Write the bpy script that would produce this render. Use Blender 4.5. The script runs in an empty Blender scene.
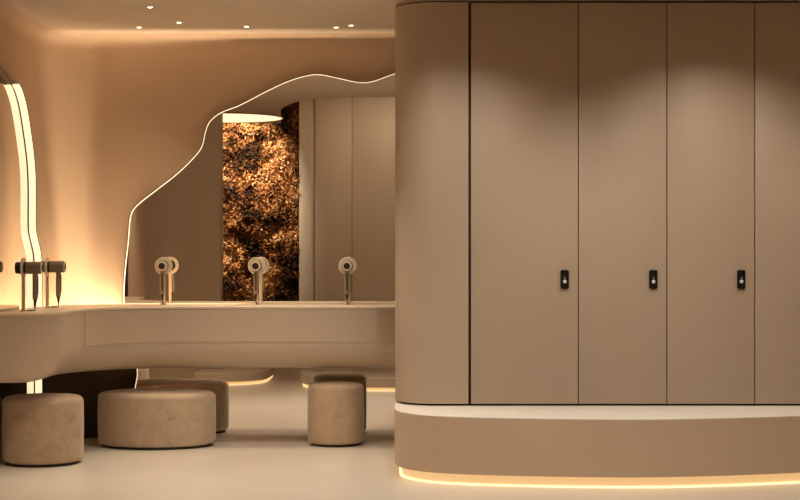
import bpy, bmesh, math, random
from mathutils import Vector, Matrix, noise
C = bpy.context.scene.collection
S = bpy.context.scene
R = math.radians
PI = math.pi
random.seed(7)

# ------------------------------------------------------------------ camera
F = 1600.0                      # focal length in pixels (72 mm on a 36 mm wide frame)
H = 1.25                        # eye height
YM = 10.63                      # plane of the big mirror
K = F / YM
XL = -2.34                      # plane of the side mirror
cam = bpy.data.cameras.new('camera'); cam.lens = 72; cam.sensor_width = 36
cam.clip_start = 0.05; cam.clip_end = 60
co = bpy.data.objects.new('camera', cam); C.objects.link(co)
co.location = (0, 0, H); co.rotation_euler = (R(90), 0, 0)
S.camera = co

# ------------------------------------------------------------------ materials
def nodes(name):
    m = bpy.data.materials.new(name); m.use_nodes = True
    nt = m.node_tree
    return m, nt, nt.nodes['Principled BSDF']

def mat(name, col, rough=.5, metal=0.0, spec=.5, var=0.0, scale=6.0, bump=0.0, bscale=60.0, sheen=0.0):
    m, nt, b = nodes(name)
    b.inputs['Roughness'].default_value = rough
    b.inputs['Metallic'].default_value = metal
    b.inputs['Specular IOR Level'].default_value = spec
    if sheen:
        b.inputs['Sheen Weight'].default_value = sheen
        b.inputs['Sheen Roughness'].default_value = .4
    tc = nt.nodes.new('ShaderNodeTexCoord')
    n = nt.nodes.new('ShaderNodeTexNoise'); n.inputs['Scale'].default_value = scale
    n.inputs['Detail'].default_value = 5
    nt.links.new(tc.outputs['Object'], n.inputs['Vector'])
    rp = nt.nodes.new('ShaderNodeValToRGB')
    lo = [max(0, c * (1 - var)) for c in col]; hi = [min(1, c * (1 + var)) for c in col]
    rp.color_ramp.elements[0].position = .3; rp.color_ramp.elements[0].color = (*lo, 1)
    rp.color_ramp.elements[1].position = .7; rp.color_ramp.elements[1].color = (*hi, 1)
    nt.links.new(n.outputs['Fac'], rp.inputs['Fac'])
    nt.links.new(rp.outputs['Color'], b.inputs['Base Color'])
    if bump:
        n2 = nt.nodes.new('ShaderNodeTexNoise'); n2.inputs['Scale'].default_value = bscale
        nt.links.new(tc.outputs['Object'], n2.inputs['Vector'])
        bp = nt.nodes.new('ShaderNodeBump'); bp.inputs['Strength'].default_value = bump
        bp.inputs['Distance'].default_value = .004
        nt.links.new(n2.outputs['Fac'], bp.inputs['Height'])
        nt.links.new(bp.outputs['Normal'], b.inputs['Normal'])
    return m

def emat(name, col, strength):
    m, nt, b = nodes(name)
    b.inputs['Base Color'].default_value = (.8, .75, .65, 1)
    b.inputs['Emission Color'].default_value = (*col, 1)
    b.inputs['Emission Strength'].default_value = strength
    return m

def suede(name, col, dark, seed):
    """soft brushed nap with darker scuffs"""
    m, nt, b = nodes(name)
    b.inputs['Roughness'].default_value = .9
    b.inputs['Specular IOR Level'].default_value = .15
    b.inputs['Sheen Weight'].default_value = .35
    b.inputs['Sheen Roughness'].default_value = .45
    tc = nt.nodes.new('ShaderNodeTexCoord')
    mp = nt.nodes.new('ShaderNodeMapping'); mp.inputs['Location'].default_value = (seed, seed * 2, 0)
    nt.links.new(tc.outputs['Object'], mp.inputs['Vector'])
    a = nt.nodes.new('ShaderNodeTexNoise'); a.inputs['Scale'].default_value = 7; a.inputs['Detail'].default_value = 4
    a.inputs['Distortion'].default_value = 1.4
    c = nt.nodes.new('ShaderNodeTexNoise'); c.inputs['Scale'].default_value = 24; c.inputs['Detail'].default_value = 6
    c.inputs['Distortion'].default_value = .8
    for q in (a, c): nt.links.new(mp.outputs['Vector'], q.inputs['Vector'])
    r1 = nt.nodes.new('ShaderNodeValToRGB')
    r1.color_ramp.elements[0].position = .35; r1.color_ramp.elements[0].color = (*[x * .86 for x in col], 1)
    r1.color_ramp.elements[1].position = .65; r1.color_ramp.elements[1].color = (*col, 1)
    r2 = nt.nodes.new('ShaderNodeValToRGB')
    r2.color_ramp.elements[0].position = .62; r2.color_ramp.elements[0].color = (0, 0, 0, 1)
    r2.color_ramp.elements[1].position = .74; r2.color_ramp.elements[1].color = (.55, .55, .55, 1)
    mx = nt.nodes.new('ShaderNodeMix'); mx.data_type = 'RGBA'
    mx.inputs['B'].default_value = (*dark, 1)
    nt.links.new(a.outputs['Fac'], r1.inputs['Fac']); nt.links.new(c.outputs['Fac'], r2.inputs['Fac'])
    nt.links.new(r1.outputs['Color'], mx.inputs['A']); nt.links.new(r2.outputs['Color'], mx.inputs['Factor'])
    nt.links.new(mx.outputs['Result'], b.inputs['Base Color'])
    n2 = nt.nodes.new('ShaderNodeTexNoise'); n2.inputs['Scale'].default_value = 180
    nt.links.new(tc.outputs['Object'], n2.inputs['Vector'])
    bp = nt.nodes.new('ShaderNodeBump'); bp.inputs['Strength'].default_value = .25; bp.inputs['Distance'].default_value = .003
    nt.links.new(n2.outputs['Fac'], bp.inputs['Height']); nt.links.new(bp.outputs['Normal'], b.inputs['Normal'])
    return m

def leafmat(name):
    m, nt, b = nodes(name)
    b.inputs['Roughness'].default_value = .8; b.inputs['Specular IOR Level'].default_value = .2
    g = nt.nodes.new('ShaderNodeNewGeometry')
    tc = nt.nodes.new('ShaderNodeTexCoord')
    n = nt.nodes.new('ShaderNodeTexNoise'); n.inputs['Scale'].default_value = 1.5; n.inputs['Detail'].default_value = 2
    n.inputs['Distortion'].default_value = 1.0
    nt.links.new(tc.outputs['Object'], n.inputs['Vector'])
    ad = nt.nodes.new('ShaderNodeMath'); ad.operation = 'MULTIPLY_ADD'
    ad.inputs[1].default_value = .5; 
    nt.links.new(g.outputs['Random Per Island'], ad.inputs[0])
    sb = nt.nodes.new('ShaderNodeMath'); sb.operation = 'MULTIPLY_ADD'; sb.inputs[1].default_value = 2.6; sb.inputs[2].default_value = -1.05
    nt.links.new(n.outputs['Fac'], sb.inputs[0]); nt.links.new(sb.outputs[0], ad.inputs[2])
    rp = nt.nodes.new('ShaderNodeValToRGB'); e = rp.color_ramp.elements
    e[0].position = 0; e[0].color = (.022, .012, .006, 1)
    e[1].position = 1; e[1].color = (.72, .46, .22, 1)
    for p, c in ((.25, (.05, .022, .009)), (.5, (.30, .11, .03)), (.75, (.52, .27, .10))):
        q = e.new(p); q.color = (*c, 1)
    nt.links.new(ad.outputs[0], rp.inputs['Fac'])
    nt.links.new(rp.outputs['Color'], b.inputs['Base Color'])
    return m

M = {}
M['plaster'] = mat('warm plaster', (.66, .50, .355), .8, spec=.2, var=.03, scale=2.5, bump=.08, bscale=40)
M['ceiling'] = mat('ceiling paint', (.70, .60, .48), .85, spec=.2, var=.02, scale=2)
M['floor'] = mat('polished microcement', (.68, .63, .565), .28, spec=.45, var=.05, scale=1.6, bump=.03, bscale=8)
M['lacquer'] = mat('taupe lacquer', (.46, .37, .285), .42, spec=.4, var=.015, scale=3)
M['rear'] = mat('stone beige lacquer', (.52, .44, .35), .45, spec=.4, var=.015, scale=3)
M['gap'] = mat('dark carcass', (.035, .024, .018), .7)
M['bench'] = mat('bench lacquer', (.60, .47, .345), .45, spec=.4, var=.02, scale=3)
M['stone'] = mat('pale seat with painted top light', (.80, .76, .70), .35, var=.02, scale=5)  # slightly lighter seat tone, with light from above painted in too
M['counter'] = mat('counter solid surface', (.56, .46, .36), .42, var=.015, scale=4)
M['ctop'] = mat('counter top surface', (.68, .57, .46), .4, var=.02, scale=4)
M['bronze'] = mat('dark bronze and outline shadow', (.10, .065, .035), .4, metal=.8)  # mirror rims; around the big mirror the dark tone imitates a shadow
M['gold'] = mat('champagne metal trim', (.70, .52, .30), .35, metal=.9)
M['satin'] = mat('satin champagne metal', (.85, .74, .60), .42, metal=.15)
M['shell'] = mat('taupe grey dryer shell', (.25, .215, .17), .45, metal=.3)
M['grip'] = mat('dark grey grip', (.10, .085, .065), .5, metal=.1)
M['handle'] = mat('grey brown handle', (.34, .28, .21), .5, metal=.1)
M['black'] = mat('matt black', (.012, .011, .010), .5)
M['lockblack'] = mat('gloss black plate', (.010, .009, .009), .25)
M['mark'] = mat('white print', (.85, .85, .85), .5)
M['markgrey'] = mat('grey print', (.35, .35, .35), .5)
M['pouf_a'] = suede('beige suede', (.48, .365, .255), (.22, .15, .095), 1.3)
M['pouf_b'] = suede('pale suede', (.55, .43, .31), (.30, .21, .14), 5.1)
M['pouf_c'] = suede('rose beige suede', (.56, .42, .29), (.33, .22, .13), 9.4)
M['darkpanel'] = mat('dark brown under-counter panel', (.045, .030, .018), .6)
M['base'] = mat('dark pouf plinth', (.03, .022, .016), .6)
M['leaf'] = leafmat('autumn leaves')
M['soil'] = mat('dark backing', (.03, .018, .010), .9)
M['led'] = emat('warm led strip', (1, .83, .52), 1.05)
M['led_thin'] = emat('fine led line', (1, .78, .48), .9)
M['led_cove'] = emat('counter led', (1, .70, .40), 4.0)
M['led_foot'] = emat('plinth led', (1, .78, .42), 1.3)
M['led_low'] = emat('low platform led', (1, .72, .36), .9)
M['plinth_glow'] = emat('plinth with painted amber glow', (1, .56, .20), .46)  # plinth glows by itself to imitate the strip's light on it
M['lens'] = emat('downlight lens', (1, .86, .65), 12.0)
M['disc'] = emat('luminous disc', (1, .80, .50), 1.5)
mm, nt, b = nodes('mirror silver')
b.inputs['Base Color'].default_value = (.90, .87, .83, 1); b.inputs['Metallic'].default_value = 1; b.inputs['Roughness'].default_value = .0
M['mirror'] = mm

# ------------------------------------------------------------------ helpers
def link(name, me, m, parent=None, smooth=None):
    o = bpy.data.objects.new(name, me); C.objects.link(o)
    for q in (m if isinstance(m, (list, tuple)) else [m]): me.materials.append(q)
    if parent: o.parent = parent
    return o

def obj(name, bm, m, parent=None, smooth=True, ang=35):
    bmesh.ops.recalc_face_normals(bm, faces=bm.faces)
    me = bpy.data.meshes.new(name); bm.to_mesh(me); bm.free()
    if smooth:
        for p in me.polygons: p.use_smooth = True
        me.set_sharp_from_angle(angle=R(ang))
    return link(name, me, m, parent)

def thing(name, label, cat, loc=(0, 0, 0), rz=0, group=None):
    o = bpy.data.objects.new(name, None); C.objects.link(o)
    o.empty_display_size = .1
    o.location = loc; o.rotation_euler = (0, 0, rz)
    tag(o, label, cat, group); return o

def tag(o, label, cat, group=None):
    o['label'] = label; o['category'] = cat
    if group: o['group'] = group
    return o

def struct(o): o['kind'] = 'structure'; return o

def dup(root, loc, rz, label):
    r = root.copy(); C.objects.link(r); r.location = loc; r.rotation_euler = (0, 0, rz); r['label'] = label
    for ch in list(root.children):
        c = ch.copy(); C.objects.link(c); c.parent = r
        for g in ch.children:
            d = g.copy(); C.objects.link(d); d.parent = c
    return r

def box(bm, x0, x1, y0, y1, z0, z1, bev=0, seg=2):
    vs = [bm.verts.new((x, y, z)) for z in (z0, z1) for y in (y0, y1) for x in (x0, x1)]
    fs = [bm.faces.new([vs[i] for i in q]) for q in ((0, 2, 3, 1), (4, 5, 7, 6), (0, 1, 5, 4), (2, 6, 7, 3), (0, 4, 6, 2), (1, 3, 7, 5))]
    if bev:
        es = list({e for f in fs for e in f.edges})
        bmesh.ops.bevel(bm, geom=es, offset=bev, segments=seg, affect='EDGES', profile=.5)
    return bm

def prism(bm, poly, z0, z1):
    a = [bm.verts.new((x, y, z0)) for x, y in poly]; t = [bm.verts.new((x, y, z1)) for x, y in poly]
    n = len(poly)
    bm.faces.new(a); bm.faces.new(t)
    for i in range(n): bm.faces.new((a[i], a[(i + 1) % n], t[(i + 1) % n], t[i]))
    return bm

def lathe(bm, prof, n=48, axis='z', c=(0, 0, 0), sx=1, sy=1):
    """prof: (r, h) from bottom to top; capped"""
    rings = []
    for r, h in prof:
        ring = []
        for i in range(n):
            a = 2 * PI * i / n; p = (r * math.cos(a) * sx, r * math.sin(a) * sy)
            if axis == 'z': v = (p[0], p[1], h)
            elif axis == 'y': v = (p[0], h, p[1])
            else: v = (h, p[0], p[1])
            ring.append(bm.verts.new((v[0] + c[0], v[1] + c[1], v[2] + c[2])))
        rings.append(ring)
    for a, b in zip(rings, rings[1:]):
        for i in range(n): bm.faces.new((a[i], a[(i + 1) % n], b[(i + 1) % n], b[i]))
    bm.faces.new(rings[0]); bm.faces.new(rings[-1])
    return bm

def tube(bm, pts, r, n=10):
    pts = [Vector(p) for p in pts]; rings = []
    for i, p in enumerate(pts):
        t = (pts[min(i + 1, len(pts) - 1)] - pts[max(i - 1, 0)]).normalized()
        u = t.cross(Vector((0, 0, 1)) if abs(t.z) < .9 else Vector((1, 0, 0))).normalized(); w = t.cross(u)
        rr = r[i] if isinstance(r, (list, tuple)) else r
        rings.append([bm.verts.new(p + u * rr * math.cos(2 * PI * k / n) + w * rr * math.sin(2 * PI * k / n)) for k in range(n)])
    for a, b in zip(rings, rings[1:]):
        for k in range(n): bm.faces.new((a[k], a[(k + 1) % n], b[(k + 1) % n], b[k]))
    bm.faces.new(rings[0]); bm.faces.new(rings[-1]); return bm

def cr(pts, n=8):
    """Catmull-Rom through 2-D points"""
    P = [Vector((*p, 0)) if len(p) == 2 else Vector(p) for p in pts]
    P = [2 * P[0] - P[1]] + P + [2 * P[-1] - P[-2]]; out = []
    for i in range(1, len(P) - 2):
        for k in range(n):
            t = k / n; a, b, c, d = P[i - 1:i + 3]
            out.append(.5 * ((2 * b) + (c - a) * t + (2 * a - 5 * b + 4 * c - d) * t * t + (3 * b - a - 3 * c + d) * t ** 3))
    out.append(P[-2]); return [(v.x, v.y) for v in out]

def arc(cx, cy, rx, a0, a1, n=14, ry=None):
    ry = ry or rx
    return [(cx + rx * math.cos(R(a0 + (a1 - a0) * i / n)), cy + ry * math.sin(R(a0 + (a1 - a0) * i / n))) for i in range(n + 1)]

def normals(path):
    """unit normals to the right of the direction of travel"""
    out = []
    for i in range(len(path)):
        a = Vector(path[max(i - 1, 0)]); b = Vector(path[min(i + 1, len(path) - 1)])
        t = (b - a).normalized(); out.append(Vector((t.y, -t.x)))
    return out

def sweep(bm, path, prof, closed_prof=True):
    """prof: (outward offset along the right-hand normal, z); ends capped"""
    N = normals(path); rings = []
    for p, n in zip(path, N):
        rings.append([bm.verts.new((p[0] + n.x * d, p[1] + n.y * d, z)) for d, z in prof])
    m = len(prof)
    for a, b in zip(rings, rings[1:]):
        for k in range(m if closed_prof else m - 1): bm.faces.new((a[k], a[(k + 1) % m], b[(k + 1) % m], b[k]))
    if closed_prof: bm.faces.new(rings[0]); bm.faces.new(rings[-1])
    return bm

# ------------------------------------------------------------------ the room
WALLX, WALLY, ZC, RC = XL - .03, YM + .03, 2.68, .45
struct(obj('floor', box(bmesh.new(), -2.7, 3.8, -1.4, 10.9, -.1, 0), M['floor'], smooth=False))
fil = [(.10 - .10 * math.cos(R(a)), 2.58 + .10 * math.sin(R(a))) for a in range(0, 91, 9)]
wprof = [(-.12, 0), (0, 0)] + fil + [(.10, 2.69), (-.12, 2.69)]
corner = arc(WALLX + RC, WALLY - RC, RC, 180, 90, 24)
struct(obj('wall_left', sweep(bmesh.new(), [(WALLX, y) for y in (3.19, 5, 7, 9, WALLY - RC)], wprof), M['plaster']))
struct(obj('wall_back', sweep(bmesh.new(), corner + [(x, WALLY) for x in (-1, 0, 1, 2, 3.75)], wprof), M['plaster']))
struct(obj('wall_left', box(bmesh.new(), -2.67, -2.55, -1.3, 3.30, 0, 3.6), M['plaster'], smooth=False))
struct(obj('wall_right', box(bmesh.new(), 3.56, 3.75, -1.3, WALLY, 0, 3.6), M['plaster'], smooth=False))
struct(obj('wall_rear', box(bmesh.new(), -2.55, 3.56, -1.3, -1.2, 0, 3.6), M['plaster'], smooth=False))
edge = cr([(3.75, 6.30), (1.2, 6.30), (-.2, 6.28), (-.62, 6.20), (-.95, 5.9), (-1.17, 5.2), (-1.26, 4.5), (-1.30, 3.9)], 6)
low = [(WALLX - .12, 10.78), (3.75, 10.78)] + edge + [(-1.344, 3.19), (-2.67, 3.19), (-2.67, 3.3), (WALLX - .12, 3.3)]
struct(obj('ceiling', prism(bmesh.new(), low, ZC, 3.6), M['ceiling'], ang=20))
struct(obj('ceiling', box(bmesh.new(), -2.67, 3.75, -1.3, 10.78, 3.6, 3.7), M['ceiling'], smooth=False))
# partition with a rounded end that the big mirror shows at its left
pw = [(WALLX, 5.75)] + arc(-1.735, 5.77, .02, -90, 0, 5) + arc(-1.735, 5.93, .02, 0, 90, 5) + [(WALLX, 5.95)]
struct(obj('wall_partition', prism(bmesh.new(), pw, 0, ZC), M['rear']))
struct(obj('wall_partition', prism(bmesh.new(), [(WALLX, 5.951)] + [(x, y + .001) for x, y in arc(WALLX + .42, 6.37, .42, 270, 180, 14)], 0, ZC), M['rear']))

# ------------------------------------------------------------------ big mirror with its light line
def px(p): return ((p[0] - 400) / K, H + (250 - p[1]) / K)
epx = [(129, 438), (132, 412), (135.5, 388), (137.6, 370), (131, 345), (125.5, 325), (124, 302), (125, 275), (128.5, 242), (131, 216), (138, 205),
       (155, 191.5), (175, 176), (192, 160), (202, 147), (205.5, 133), (210, 122), (221, 113), (240, 105.5), (265, 92.5),
       (290, 81), (310, 75.5), (322, 75.2), (340, 79), (360, 83), (374, 81.5), (388, 76.5), (410, 70), (440, 69), (480, 74), (535, 70)]
eo = cr([px(p) for p in epx], 5)
mir = thing('wall_mirror', 'large wavy-edged mirror above the long counter, outlined by a thin light line', 'mirror', (-.5, YM, 0))
def flatpoly(bm, pts, f): bm.faces.new([bm.verts.new(f(*p)) for p in pts]); return bm
x1 = eo[-1][0]
pl = eo + [(x1, 0)]
bm = bmesh.new()
a = [bm.verts.new((x + .5, 0, z)) for x, z in pl]; c = [bm.verts.new((x + .5, .026, z)) for x, z in pl]
bm.faces.new(a); bm.faces.new(c)
for i in range(len(pl)): bm.faces.new((a[i], a[(i + 1) % len(pl)], c[(i + 1) % len(pl)], c[i]))
obj('glass', bm, M['mirror'], mir, smooth=False)
def ribbon(path, w0, w1, d0, d1, f):
    """band along an outline: from offset w0 to w1 off the outline (outwards), from depth d0 to d1"""
    N = normals(path); bm = bmesh.new(); rings = []
    for p, n in zip(path, N):
        q = lambda w: (p[0] - n.x * w, p[1] - n.y * w)
        rings.append([bm.verts.new(f(*q(w), d)) for w, d in ((w0, d0), (w1, d0), (w1, d1), (w0, d1))])
    for r, s in zip(rings, rings[1:]):
        for k in range(4): bm.faces.new((r[k], r[(k + 1) % 4], s[(k + 1) % 4], s[k]))
    bm.faces.new(rings[0]); bm.faces.new(rings[-1]); return bm
back = lambda x, z, d: (x + .5, -d, z)
obj('light_strip', ribbon(eo, .0, .0035, -.026, .010, back), M['led_thin'], mir, ang=60)
obj('frame', ribbon(eo, .0042, .0075, -.026, .014, back), M['bronze'], mir, ang=60)  # dark rim imitates the shadow outside the light line

# ------------------------------------------------------------------ side mirror on the left wall
def sp(p):
    Y = -XL * F / (400 - p[0]); return (Y, H + (250 - p[1]) * Y / F)
spx = [(34, 345), (34.2, 300), (33.8, 262), (32.3, 250), (29.5, 238), (28, 226), (28, 190), (27, 165), (24, 139), (19, 108),
       (14.5, 92), (11.5, 85.5), (8, 84), (5, 85), (1, 80.5), (-6, 72)]
so = [sp(p) for p in spx]
so = [(so[0][0], 0), (so[0][0] + .01, .3), (so[0][0], .55)] + so[0:] + [(9.0, 2.33), (8.8, 2.40), (8.5, 2.37), (8.2, 2.28), (7.9, 2.30), (7.75, 2.1), (7.70, 1.6), (7.8, 1.0), (7.72, .4), (7.75, 0)]
lit = cr(so[:3] + so[3:15], 5)
so = cr(so, 5)
sm = thing('side_mirror', 'wavy mirror on the left wall with a broad bright light strip at its edge', 'mirror', (XL, 8.9, 0))
bm = bmesh.new()
a = [bm.verts.new((0, y - 8.9, z)) for y, z in so]; c = [bm.verts.new((-.026, y - 8.9, z)) for y, z in so]
bm.faces.new(a); bm.faces.new(c)
for i in range(len(so)): bm.faces.new((a[i], a[(i + 1) % len(so)], c[(i + 1) % len(so)], c[i]))
obj('glass', bm, M['mirror'], sm, smooth=False)
side = lambda y, z, d: (d, y - 8.9, z)
sgn = -1
obj('light_strip', ribbon(lit, .0, sgn * .010, .006, .047, side), M['led'], sm, ang=60)
obj('frame', ribbon(so, sgn * .011, sgn * .016, -.026, .050, side), M['bronze'], sm, ang=60)

# ------------------------------------------------------------------ floating counter
fp = [(WALLX + .005, 8.93), (-2.2, 8.93)] + arc(-2.2, 9.2, .27, -90, 0, 16)[1:] + cr([(-1.93, 9.2), (-1.922, 9.45), (-1.90, 9.66), (-1.82, 9.86), (-1.66, 10.0), (-1.45, 10.075), (-1.15, 10.11), (-.8, 10.125)], 8)[1:] + [(x, 10.13) for x in (-.5, -.165, .3, .9)]
# densify the straight ends
ct = thing('floating_counter', 'long beige floating counter that curves forward along the left wall', 'counter', (-.8, 10.3, 0))
def loc(path): return [(x + .8, y - 10.3) for x, y in path]
backp = [(.9, YM - .024), (-1.0, YM - .024), (-1.0, YM - .075), (-1.88, YM - .075), (-1.90, 10.52)] + arc(WALLX + RC, WALLY - RC, RC - .13, 92, 178, 12) + [(WALLX + .13, 10.10), (XL + .055, 10.07), (XL + .055, 8.93)]
def slab(path, inset0, prof, bm):
    """prof: (inset, z); side wall of the front path, then closed against the back line"""
    N = normals(path); rings = []
    for d, z in prof:
        rings.append([bm.verts.new((p[0] - n.x * d + .8, p[1] - n.y * d - 10.3, z)) for p, n in zip(path, N)] +
                     [bm.verts.new((x + .8, y - 10.3, z)) for x, y in backp])
    m = len(rings[0])
    for a, b in zip(rings, rings[1:]):
        for i in range(m): bm.faces.new((a[i], a[(i + 1) % m], b[(i + 1) % m], b[i]))
    bm.faces.new(rings[0]); bm.faces.new(rings[-1]); return bm
def cut(path, x, gap):
    for i in range(len(path) - 1):
        (xa, ya), (xb, yb) = path[i], path[i + 1]
        if ya > 9.5 and xa < x <= xb:
            f = lambda q: (q, ya + (yb - ya) * (q - xa) / (xb - xa))
            keep = [p for p in path[:i + 1]]; rest = path[i + 1:]
            return keep + [f(x - gap / 2), f(x + gap / 2)] + rest
    return path
fp = cut(fp, -1.47, .008)
fp[0] = (XL + .055, 8.93)
belly = [(.23 - .226 * math.cos(R(t)), .67 - .18 * math.sin(R(t))) for t in range(90, -1, -9)]
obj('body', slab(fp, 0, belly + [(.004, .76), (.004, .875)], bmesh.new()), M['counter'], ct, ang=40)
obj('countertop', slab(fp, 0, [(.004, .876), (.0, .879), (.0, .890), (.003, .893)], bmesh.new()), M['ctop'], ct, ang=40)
def panel(i0, i1):
    sub = fp[i0:i1 + 1]; bm = bmesh.new(); N = normals(fp)[i0:i1 + 1]; rings = []
    for p, n in zip(sub, N):
        rings.append([bm.verts.new((p[0] + n.x * d + .8, p[1] + n.y * d - 10.3, z)) for d, z in ((-.006, .668), (-.002, .668), (.0, .6695), (.0, .871), (-.002, .873), (-.006, .873))])
    for a, b in zip(rings, rings[1:]):
        for k in range(6): bm.faces.new((a[k], a[(k + 1) % 6], b[(k + 1) % 6], b[k]))
    bm.faces.new(rings[0]); bm.faces.new(rings[-1]); return bm
def idx(x, y0=9.5): return min((i for i in range(len(fp)) if fp[i][1] > y0), key=lambda i: abs(fp[i][0] - x))
i1, i2, i3 = idx(-1.90), idx(-1.474), idx(-.165)
obj('front_panel', panel(i1, i2), M['counter'], ct, ang=40)
obj('front_panel', panel(i2 + 1, i3), M['counter'], ct, ang=40)

# light channel in the gap between the counter and the wall corner, shining up the wall
lp = arc(WALLX + RC, WALLY - RC, RC, 143, 93, 16)
LPL = loc(lp)
ch = obj('light_channel', sweep(bmesh.new(), LPL, [(.002, .56), (.127, .56), (.127, .58), (.002, .58)]), M['counter'], ct, ang=40)
obj('light_strip', sweep(bmesh.new(), LPL, [(.02, .581), (.10, .581), (.10, .589), (.02, .589)]), M['led_cove'], ch, ang=60)
ch = obj('light_channel', box(bmesh.new(), -1.08, -.2, YM - .073 - 10.3, YM - .027 - 10.3, .56, .58), M['counter'], ct, smooth=False)
obj('light_strip', box(bmesh.new(), -1.07, -.21, YM - .070 - 10.3, YM - .030 - 10.3, .581, .589), M['led_cove'], ch, smooth=False)
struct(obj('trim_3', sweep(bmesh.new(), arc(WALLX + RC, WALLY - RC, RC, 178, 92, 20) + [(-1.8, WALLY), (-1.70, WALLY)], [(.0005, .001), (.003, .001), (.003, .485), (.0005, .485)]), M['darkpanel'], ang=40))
def lamp_up(x, y, p, sx=.22, sy=.05, rz=0):
    l = bpy.data.lights.new('led', 'AREA'); l.shape = 'RECTANGLE'; l.size = sx; l.size_y = sy; l.energy = p
    l.color = (1, .735, .48); l.spread = R(150)
    o = bpy.data.objects.new('channel_lamp', l); C.objects.link(o); o.location = (x, y, .60); o.rotation_euler = (PI, 0, rz)
for k in (141, 96):
    a_ = R(k); rr_ = RC - .06
    lamp_up(WALLX + RC + rr_ * math.cos(a_), WALLY - RC + rr_ * math.sin(a_), 3.3, .12, .05, a_ - PI / 2)
for x in (-1.75, -1.48, -1.2): lamp_up(x, YM - .05, 9.0, .25, .03)

# ------------------------------------------------------------------ hair dryers in their stands
def make_dryer(label):
    t = thing('hair_dryer', label, 'hair dryer', (0, 0, 0), 0, 'hair dryers on stands along the counter')
    zc = .253
    bm = bmesh.new(); lathe(bm, [(.024, 0), (.024, .004), (.020, .007)], 28)
    lathe(bm, [(.0105, .005), (.0105, zc - .060), (.0095, zc - .0555), (.003, zc - .054)], 20)
    obj('stand', bm, M['satin'], t)
    bm = bmesh.new()                                   # flat ring that holds the barrel
    ro, ri, n = .058, .0365, 44; rr = []
    for r, y in ((ri, -.006), (ro - .002, -.006), (ro, -.004), (ro, .004), (ro - .002, .006), (ri, .006)):
        rr.append([bm.verts.new((r * math.cos(2 * PI * k / n), y, zc + r * math.sin(2 * PI * k / n))) for k in range(n)])
    for a in range(6):
        for k in range(n): bm.faces.new((rr[a][k], rr[a][(k + 1) % n], rr[(a + 1) % 6][(k + 1) % n], rr[(a + 1) % 6][k]))
    obj('holder_ring', bm, M['satin'], t)
    bm = bmesh.new()
    lathe(bm, [(.0335, -.106), (.0358, -.103), (.036, -.098), (.036, -.020), (.0345, -.018)], 40, 'y', (0, 0, zc))
    ba = obj('barrel', bm, M['shell'], t)
    bm = bmesh.new(); lathe(bm, [(.028, -.1105), (.033, -.1095), (.033, -.105)], 40, 'y', (0, 0, zc)); obj('end_cap', bm, M['satin'], ba)
    bm = bmesh.new(); lathe(bm, [(.0195, -.1135), (.021, -.1125), (.021, -.109)], 28, 'y', (0, 0, zc)); obj('air_inlet', bm, M['black'], ba)
    bm = bmesh.new(); lathe(bm, [(.034, -.019), (.034, .040), (.032, .043), (.020, .043)], 36, 'y', (0, 0, zc)); obj('nozzle', bm, M['black'], t)
    bm = bmesh.new(); lathe(bm, [(.0135, .068), (.0155, .075), (.016, .12), (.0155, zc - .03)], 24, 'z', (0, -.069, 0)); ha = obj('handle', bm, M['handle'], t)
    bm = bmesh.new(); box(bm, -.0065, .0065, -.0875, -.082, .095, .207, .0015); obj('control_strip', bm, M['grip'], ha)
    bm = bmesh.new(); lathe(bm, [(.0045, .030), (.010, .064), (.0128, .069)], 18, 'z', (0, -.069, 0)); obj('cord_sleeve', bm, M['black'], ha)
    pts = [(0, -.069, .034), (0, -.069, .016), (.002, -.066, .007), (.006, -.05, .0045), (.008, -.034, .0045), (.004, -.022, .0055)]
    c3 = []
    for i in range(len(pts) - 1):
        for k in range(4): c3.append(Vector(pts[i]).lerp(Vector(pts[i + 1]), k / 4))
    c3.append(Vector(pts[-1]))
    bm = bmesh.new(); tube(bm, c3, .003, 8); obj('cord', bm, M['black'], t)
    return t
d0 = make_dryer('hair dryer on a stand, facing us, nearest the wavy left edge of the big mirror')
def onc(pxx, yb=None, Y=None):
    s = F / (Y - .12); return ((pxx - 400) / s, Y, .893)
d0.location = onc(160.9, Y=10.48)
d0.rotation_euler = (0, 0, R(2))
dup(d0, onc(255.2, Y=10.48), 0, 'hair dryer on a stand in front of the reflected brown leaf wall')
dup(d0, onc(346.7, Y=10.48), 0, 'hair dryer on a stand nearest the tall lockers, before the reflected locker doors')
dup(d0, (-2.194, 9.32, .893), R(90), 'side-on hair dryer at the front of the left counter, before the bright light strip')
dup(d0, (-2.178, 9.88, .893), R(90), 'side-on hair dryer at the left wall, behind the foremost one, against the glowing wall corner')

# ------------------------------------------------------------------ poufs
def pouf(label, x, y, rx, ry, h, m, rz=0):
    t = thing('pouf', label, 'pouf', (x, y, 0), rz, 'suede poufs under the counter')
    rad = .035; prof = []
    b = .016
    for a in range(0, 91, 15): prof.append((1, -.0, a, 'b'))
    P = []
    r = min(rx, ry)
    for a in range(0, 91, 15): P.append((r - .02 + .02 * math.sin(R(a)), b + .02 - .02 * math.cos(R(a))))
    P.append((r + .002, h * .5))
    for a in range(0, 91, 10): P.append((r - rad + rad * math.cos(R(a)), h - .006 - rad + rad * math.sin(R(a))))
    P += [(r * .6, h - .001), (r * .25, h), (.004, h)]
    bm = bmesh.new(); lathe(bm, P, 72)
    for v in bm.verts:
        q = Vector((v.co.x, v.co.y)); l = q.length
        if l > 1e-6:
            k = l - (r - .0); d = q / l
            base = Vector((d.x * rx, d.y * ry))
            s = (l / r)
            v.co.x, v.co.y = base.x * s, base.y * s
    obj('cushion', bm, m, t, ang=60)
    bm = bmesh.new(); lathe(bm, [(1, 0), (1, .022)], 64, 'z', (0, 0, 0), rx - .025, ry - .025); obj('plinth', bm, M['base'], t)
    return t
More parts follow.
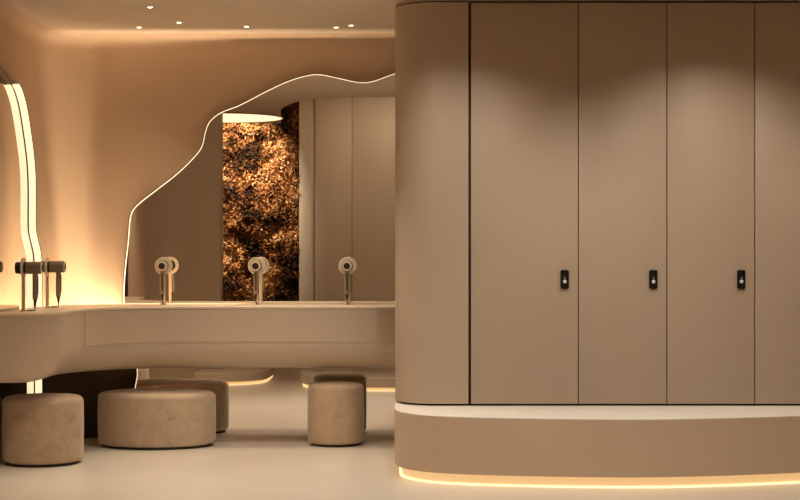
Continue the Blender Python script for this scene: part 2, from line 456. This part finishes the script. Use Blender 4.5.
pouf('round pouf under the left end of the counter, nearest the side mirror', -2.098, 9.405, .234, .235, .398, M['pouf_a'])
pouf('wide oval suede pouf between the two round poufs', -1.556, 10.245, .375, .275, .352, M['pouf_b'])
pouf('small round pouf nearest the curved bench', -.412, 10.29, .181, .18, .40, M['pouf_c'])

# ------------------------------------------------------------------ tall lockers
LY, ZB, ZT = 9.07, .378, 2.655
xs = [.394, 1.011, 1.513, 2.011, 2.513, 3.015, 3.515]
def lock_mesh(bm, x, y, z):
    w, h, r = .0235, .054, .010
    pts = []
    for cx, cz, a in ((w - r, h - r, 0), (-w + r, h - r, 90), (-w + r, -h + r, 180), (w - r, -h + r, 270)):
        pts += [(cx + r * math.cos(R(a + i * 15)), cz + r * math.sin(R(a + i * 15))) for i in range(7)]
    f = [bm.verts.new((x + a * .97, y - .014, z + b * .985)) for a, b in pts]; g = [bm.verts.new((x + a, y - .011, z + b)) for a, b in pts]
    k = [bm.verts.new((x + a, y, z + b)) for a, b in pts]
    bm.faces.new(f); n = len(pts)
    for u, v in ((f, g), (g, k)):
        for i in range(n): bm.faces.new((u[i], u[(i + 1) % n], v[(i + 1) % n], v[i]))
    bm.faces.new(k)
    def disc(r0, r1, cz, mi, yy):
        n = 20
        a = [bm.verts.new((x + r1 * math.cos(2 * PI * i / n), yy, z + cz + r1 * math.sin(2 * PI * i / n))) for i in range(n)]
        if r0:
            b = [bm.verts.new((x + r0 * math.cos(2 * PI * i / n), yy, z + cz + r0 * math.sin(2 * PI * i / n))) for i in range(n)]
            for i in range(n):
                q = bm.faces.new((a[i], a[(i + 1) % n], b[(i + 1) % n], b[i])); q.material_index = mi
        else:
            q = bm.faces.new(a); q.material_index = mi
    disc(.0034, .0100, -.011, 1, y - .0146)
    disc(0, .0042, .010, 2, y - .0146)
lab = ['wide tall locker door beside the curved end panel, its black lock near the right edge',
       'second tall locker from the curved end panel, with a black lock plate',
       'third tall locker from the curved end panel, with a black lock plate',
       'tall locker cut by the right edge of the picture, no lock in view', 'tall locker beyond the right edge, second from the right wall',
       'tall locker beyond the right edge, against the right wall']
for i in range(6):
    x0, x1 = xs[i], xs[i + 1]; xm = (x0 + x1) / 2
    t = thing('locker', lab[i], 'locker', (xm, LY, ZB), 0, 'tall taupe lockers')
    w = (x1 - x0) / 2; g = .0026; gl = .009 if i == 0 else g
    obj('body', box(bmesh.new(), -w, w, .024, .55, -.008, ZT - ZB + .004), M['gap'], t, smooth=False)
    d = obj('door', box(bmesh.new(), -w + gl, w - g, 0, .020, .0, ZT - ZB - .004, .0012), M['lacquer'], t)
    bm = bmesh.new(); lock_mesh(bm, w - .078, 0, 1.083 - ZB); obj('lock', bm, [M['lockblack'], M['mark'], M['markgrey']], d)
# curved end panel
ep = [(.388, LY), (.20, LY)] + [(p[0], p[1]) for p in arc(.20, LY + .27, .228, -90, -180, 22, .27)][1:] + [(-.028, 9.62), (.388, 9.62)]
e = obj('end_panel', prism(bmesh.new(), ep, ZB, ZT), M['lacquer'], ang=30); tag(e, 'plain curved taupe end panel closing the left end of the lockers', 'panel')
rec = [(3.5, LY + .03), (.2, LY + .03)] + arc(.20, LY + .28, .20, -90, -180, 16, .25)[1:] + [(0.0, 9.60), (3.5, 9.60)]
struct(obj('trim_1', prism(bmesh.new(), rec, .362, ZB - .008), M['gap'], ang=30))
cf = [(3.55, LY), (.20, LY)] + arc(.20, LY + .27, .228, -90, -180, 22, .27)[1:] + [(-.028, 9.62), (3.55, 9.62)]
struct(obj('trim_2', prism(bmesh.new(), cf, ZT + .008, ZC + .005), M['lacquer'], ang=30))

# ------------------------------------------------------------------ curved bench in front of the lockers
bf = cr([(-.026, 9.3), (-.030, 9.05), (-.022, 8.86), (.02, 8.72), (.14, 8.575), (.37, 8.475), (.70, 8.412), (1.0, 8.378), (1.30, 8.372), (1.65, 8.42), (2.13, 8.545), (2.6, 8.72), (3.05, 8.93), (3.52, 9.2)], 6)
bl = [(x - 1.2, y - 8.9) for x, y in bf]
bench = thing('curved_bench', 'long curved bench in front of the lockers, lit along its foot', 'bench', (1.2, 8.9, 0))
def benchslab(prof):
    N = normals(bl); bm = bmesh.new(); rings = []
    for d, z in prof: rings.append([bm.verts.new((p[0] + n.x * d, p[1] + n.y * d, z)) for p, n in zip(bl, N)] + [bm.verts.new((bl[-1][0], .70, z)), bm.verts.new((bl[0][0] + .03, .70, z))])
    m = len(rings[0])
    for a, b in zip(rings, rings[1:]):
        for i in range(m): bm.faces.new((a[i], a[(i + 1) % m], b[(i + 1) % m], b[i]))
    bm.faces.new(rings[0]); bm.faces.new(rings[-1]); return bm
obj('front_panel', benchslab([(-.002, .0595), (0, .0615), (0, .357), (-.001, .358)]), M['bench'], bench, ang=40)
obj('seat_top', benchslab([(-.001, .3585), (0, .360), (0, .364), (-.003, .366)]), M['stone'], bench, ang=40)  # overhead light is part of the seat colour
obj('plinth', benchslab([(-.040, 0.0), (-.040, .0595)]), M['plinth_glow'], bench, ang=40)  # self-glowing face in place of light cast by the strip
bm = bmesh.new(); sweep(bm, bl, [(-.0395, .001), (-.026, .001), (-.026, .008), (-.0395, .008)]); obj('light_strip', bm, M['led_foot'], bench, ang=60)

# ------------------------------------------------------------------ what the big mirror shows of the room behind
def refl(p, rho): return ((p - 400) * rho / K, (2 - rho) * YM)
RY = -.55
rx = [-1.165, -.654, -.04, .46, .96]
rl = ['tall pale locker at the rear of the room, next to the rounded column', 'tall pale locker at the rear, second from the rounded column',
      'tall pale locker at the rear, third from the rounded column', 'tall pale locker at the rear, farthest from the rounded column']
for i in range(4):
    w = (rx[i + 1] - rx[i]) / 2
    t = thing('locker', rl[i], 'locker', ((rx[i] + rx[i + 1]) / 2, RY, 0), R(180), 'tall pale lockers at the rear')
    obj('body', box(bmesh.new(), -w, w, .024, .55, 0, 3.5), M['gap'], t, smooth=False)
    obj('door', box(bmesh.new(), -w + .003, w - .003, 0, .02, .02, 3.48, .0015), M['rear'], t)
col = [(-1.375, RY)] + arc(-1.22, RY - .02, .05, 90, 0, 8) + [(-1.17, -1.19), (-1.375, -1.19)]
struct(obj('wall_column', prism(bmesh.new(), col, 0, 3.59), M['rear']))
# leaf wall
pwx = thing('leaf_wall', 'floor-to-ceiling wall of brown autumn leaves seen in the big mirror', 'plant wall', (-1.86, -.75, 0))
obj('backing_panel', box(bmesh.new(), -.62, .475, -.05, 0, 0, 3.5), M['soil'], pwx, smooth=False)
V, Fc = [], []
rnd = random.Random(3)
for i in range(20000):
    x = rnd.uniform(-.61, .475); z = rnd.uniform(.0, 3.45)
    dpt = .10 + .13 * noise.noise(Vector((x * 2.2, z * 2.2, 1.7))) + .09 * noise.noise(Vector((x * 6, z * 6, 4.1)))
    y = max(.008, dpt * 1.1 + rnd.uniform(-.03, .03)); y = min(y, .24)
    L = rnd.uniform(.036, .074); Wd = L * rnd.uniform(.35, .55)
    d = Vector((rnd.gauss(0, 1), .55 + rnd.gauss(0, .5), rnd.gauss(-.2, 1))).normalized()
    u = d.cross(Vector((rnd.gauss(0, 1), rnd.gauss(0, .6), rnd.gauss(0, 1)))).normalized(); nn = d.cross(u)
    p = Vector((x, y, z)); b = len(V)
    V += [p, p + d * L * .45 + u * Wd * .5 + nn * L * .10, p + d * L, p + d * L * .45 - u * Wd * .5 + nn * L * .10]
    V = V
    Fc += [(b, b + 1, b + 2), (b, b + 2, b + 3)]
V = [(min(max(v[0], -.62), .478), max(v[1], .004), max(v[2], .004)) for v in V]
me = bpy.data.meshes.new('foliage'); me.from_pydata(V, [], Fc); link('foliage', me, M['leaf'], pwx)
# round luminous disc set in the low ceiling
dc = thing('ceiling_light', 'large round glowing ceiling disc above the leaf wall, seen in the big mirror', 'ceiling light', (-1.86, 4.06, ZC))
bm = bmesh.new(); lathe(bm, [(.585, -.012), (.59, -.008), (.59, -.001)], 64); obj('diffuser', bm, M['disc'], dc)
bm = bmesh.new(); n = 64; rr = []
for r, z in ((.592, -.001), (.592, -.014), (.605, -.014), (.605, -.001)): rr.append([bm.verts.new((r * math.cos(2 * PI * k / n), r * math.sin(2 * PI * k / n), z)) for k in range(n)])
for a in range(4):
    for k in range(n): bm.faces.new((rr[a][k], rr[a][(k + 1) % n], rr[(a + 1) % 4][(k + 1) % n], rr[(a + 1) % 4][k]))
obj('rim', bm, M['gold'], dc)
# low lit platforms standing in for the lit bench bases
def platform(label, path, endpts):
    x0 = sum(p[0] for p in path) / len(path); y0 = sum(p[1] for p in path) / len(path)
    t = thing('low_platform', label, 'platform', (x0, y0, 0))
    pts = [(x - x0, y - y0) for x, y in path]; en = [(x - x0, y - y0) for x, y in endpts]
    N = normals(pts)
    bm = bmesh.new(); prism(bm, pts + en, .035, .115); obj('deck', bm, M['rear'], t, ang=40)
    ins = [(p[0] - n.x * .035, p[1] - n.y * .035) for p, n in zip(pts, N)]
    bm = bmesh.new(); prism(bm, ins + en, 0, .035); obj('plinth', bm, M['plinth_glow'], t, ang=40)  # strip light on the plinth is painted as emission
    bm = bmesh.new(); sweep(bm, ins, [(.001, .001), (.018, .001), (.018, .012), (.001, .012)]); obj('light_strip', bm, M['led_low'], t, ang=60)
pa = cr([(-1.90, 6.50), (-1.76, 6.52), (-1.60, 6.52), (-1.40, 6.42), (-1.27, 6.22), (-1.24, 5.9), (-1.24, 5.4)][::-1], 6)
platform('low curved stand-in for the lit bench, rear left, seen in the big mirror', pa, [(-1.90, 5.97), (-1.66, 5.97), (-1.66, 5.4)])
pb = cr([(-.90, 6.0), (-.92, 6.4), (-.88, 6.7), (-.74, 6.95), (-.5, 7.08), (-.2, 7.13), (.2, 7.15), (1.0, 7.15), (2.0, 7.1)][::-1], 6)
platform('low stand-in for the lit bench, rear right, seen in the big mirror', pb, [(2.0, 6.0)])

# ------------------------------------------------------------------ lights
def spot(x, y, z, power, size=80, blend=.6, col=(1, .80, .58), rad=.03, tilt=(0, 0)):
    l = bpy.data.lights.new('spot', 'SPOT'); l.energy = power; l.spot_size = R(size); l.spot_blend = blend
    l.color = col; l.shadow_soft_size = rad
    o = bpy.data.objects.new('downlight_lamp', l); C.objects.link(o); o.location = (x, y, z)
    o.rotation_euler = (R(tilt[0]), R(tilt[1]), 0)
    return o
def make_can(label):
    t = thing('downlight', label, 'downlight', (0, 0, 0), 0, 'recessed ceiling downlights')
    bm = bmesh.new(); n = 28; rr = []
    for r, z in ((.014, -.001), (.014, -.004), (.022, -.004), (.023, -.001)): rr.append([bm.verts.new((r * math.cos(2 * PI * k / n), r * math.sin(2 * PI * k / n), z)) for k in range(n)])
    for a in range(4):
        for k in range(n): bm.faces.new((rr[a][k], rr[a][(k + 1) % n], rr[(a + 1) % 4][(k + 1) % n], rr[(a + 1) % 4][k]))
    obj('trim_ring', bm, M['ceiling'], t)
    bm = bmesh.new(); lathe(bm, [(.0135, -.0035), (.0135, -.001)], 24); obj('lens', bm, M['lens'], t)
    return t
PALE = (1, .89, .75); WARM = (1, .77, .52); NEU = (1, .87, .70)
cans = [  # x, y, power, cone, colour, label
    (-1.47, 9.41, 20, 95, WARM, 'ceiling downlight nearest the top of the picture, left part of the ceiling'),
    (-1.386, 10.04, 30, 85, WARM, 'ceiling downlight second from the left in view, over the wide pouf'),
    (-1.673, 10.26, 10, 75, WARM, 'leftmost ceiling downlight in view, over the left wall corner'),
    (-.98, 10.22, 28, 85, WARM, 'lone ceiling downlight above the middle of the big mirror'),
    (-.41, 10.26, 16, 75, WARM, 'left one of the pair of downlights near the lockers'),
    (-.311, 10.17, 26, 85, WARM, 'right one of the pair of downlights near the lockers'),
    (-.78, 9.08, 88, 78, NEU, 'ceiling downlight just above the picture, over the small round pouf'),
    (.25, 8.42, 29, 128, NEU, 'ceiling downlight before the curved end panel, above the picture'),
    (1.72, 8.42, 31, 128, NEU, 'ceiling downlight before the third locker, above the picture'),
    (3.1, 8.42, 34, 128, NEU, 'ceiling downlight at the right end of the lockers'),
    (-.2, 8.0, 26, 84, NEU, 'ceiling downlight in the middle of the room, above the open floor'),
    (.3, 7.0, 80, 90, PALE, 'added downlight in front of the curved bench, brightening the lockers'),  # unseen fill lamp, added to brighten the lower lockers
    (1.7, 7.0, 84, 90, PALE, 'added downlight before the right half of the bench, brightening the lockers'),  # second added fill, aimed at the locker fronts
    (-2.0, 7.6, 115, 84, WARM, 'ceiling downlight at the left, in front of the partition'),
]
c0 = None
for x, y, p, cone, colr, lb in cans:
    if c0 is None:
        c0 = make_can(lb); c0.location = (x, y, ZC)
    else: dup(c0, (x, y, ZC), 0, lb)
    spot(x, y, ZC - .012, p, cone, .7, colr, tilt=(36, 0) if colr is PALE else (0, 0))
# rear high ceiling lamps, unseen and added to wash the leaf wall and lockers
for x, y, p, cone, colr, tl, lb in (
        (-2.36, .5, 480, 64, NEU, (-42, 0), 'added rear downlight washing the leaf wall, left'),
        (-2.2, .5, 480, 64, NEU, (-42, 0), 'added rear downlight washing the leaf wall, right'),
        (-.6, 1.5, 38, 120, WARM, (-40, 0), 'added rear downlight washing the pale rear lockers, left'),
        (.4, 1.5, 130, 120, WARM, (-40, 0), 'added rear downlight washing the pale rear lockers, right')):
    dup(c0, (x, y, 3.6), 0, lb); spot(x, y, 3.588, p, cone, .7, colr, tilt=tl)

w = bpy.data.worlds.new('world'); S.world = w; w.use_nodes = True
w.node_tree.nodes['Background'].inputs['Color'].default_value = (.02, .017, .014, 1)
w.node_tree.nodes['Background'].inputs['Strength'].default_value = .2
S.view_settings.view_transform = 'Standard'; S.view_settings.look = 'None'
S.view_settings.exposure = 0.0; S.view_settings.gamma = 1
try: S.view_settings.use_curve_mapping = False
except Exception: pass
cy = S.cycles
cy.use_denoising = True; cy.max_bounces = 10; cy.diffuse_bounces = 6; cy.glossy_bounces = 6
cy.sample_clamp_indirect = 4.0; cy.sample_clamp_direct = 0
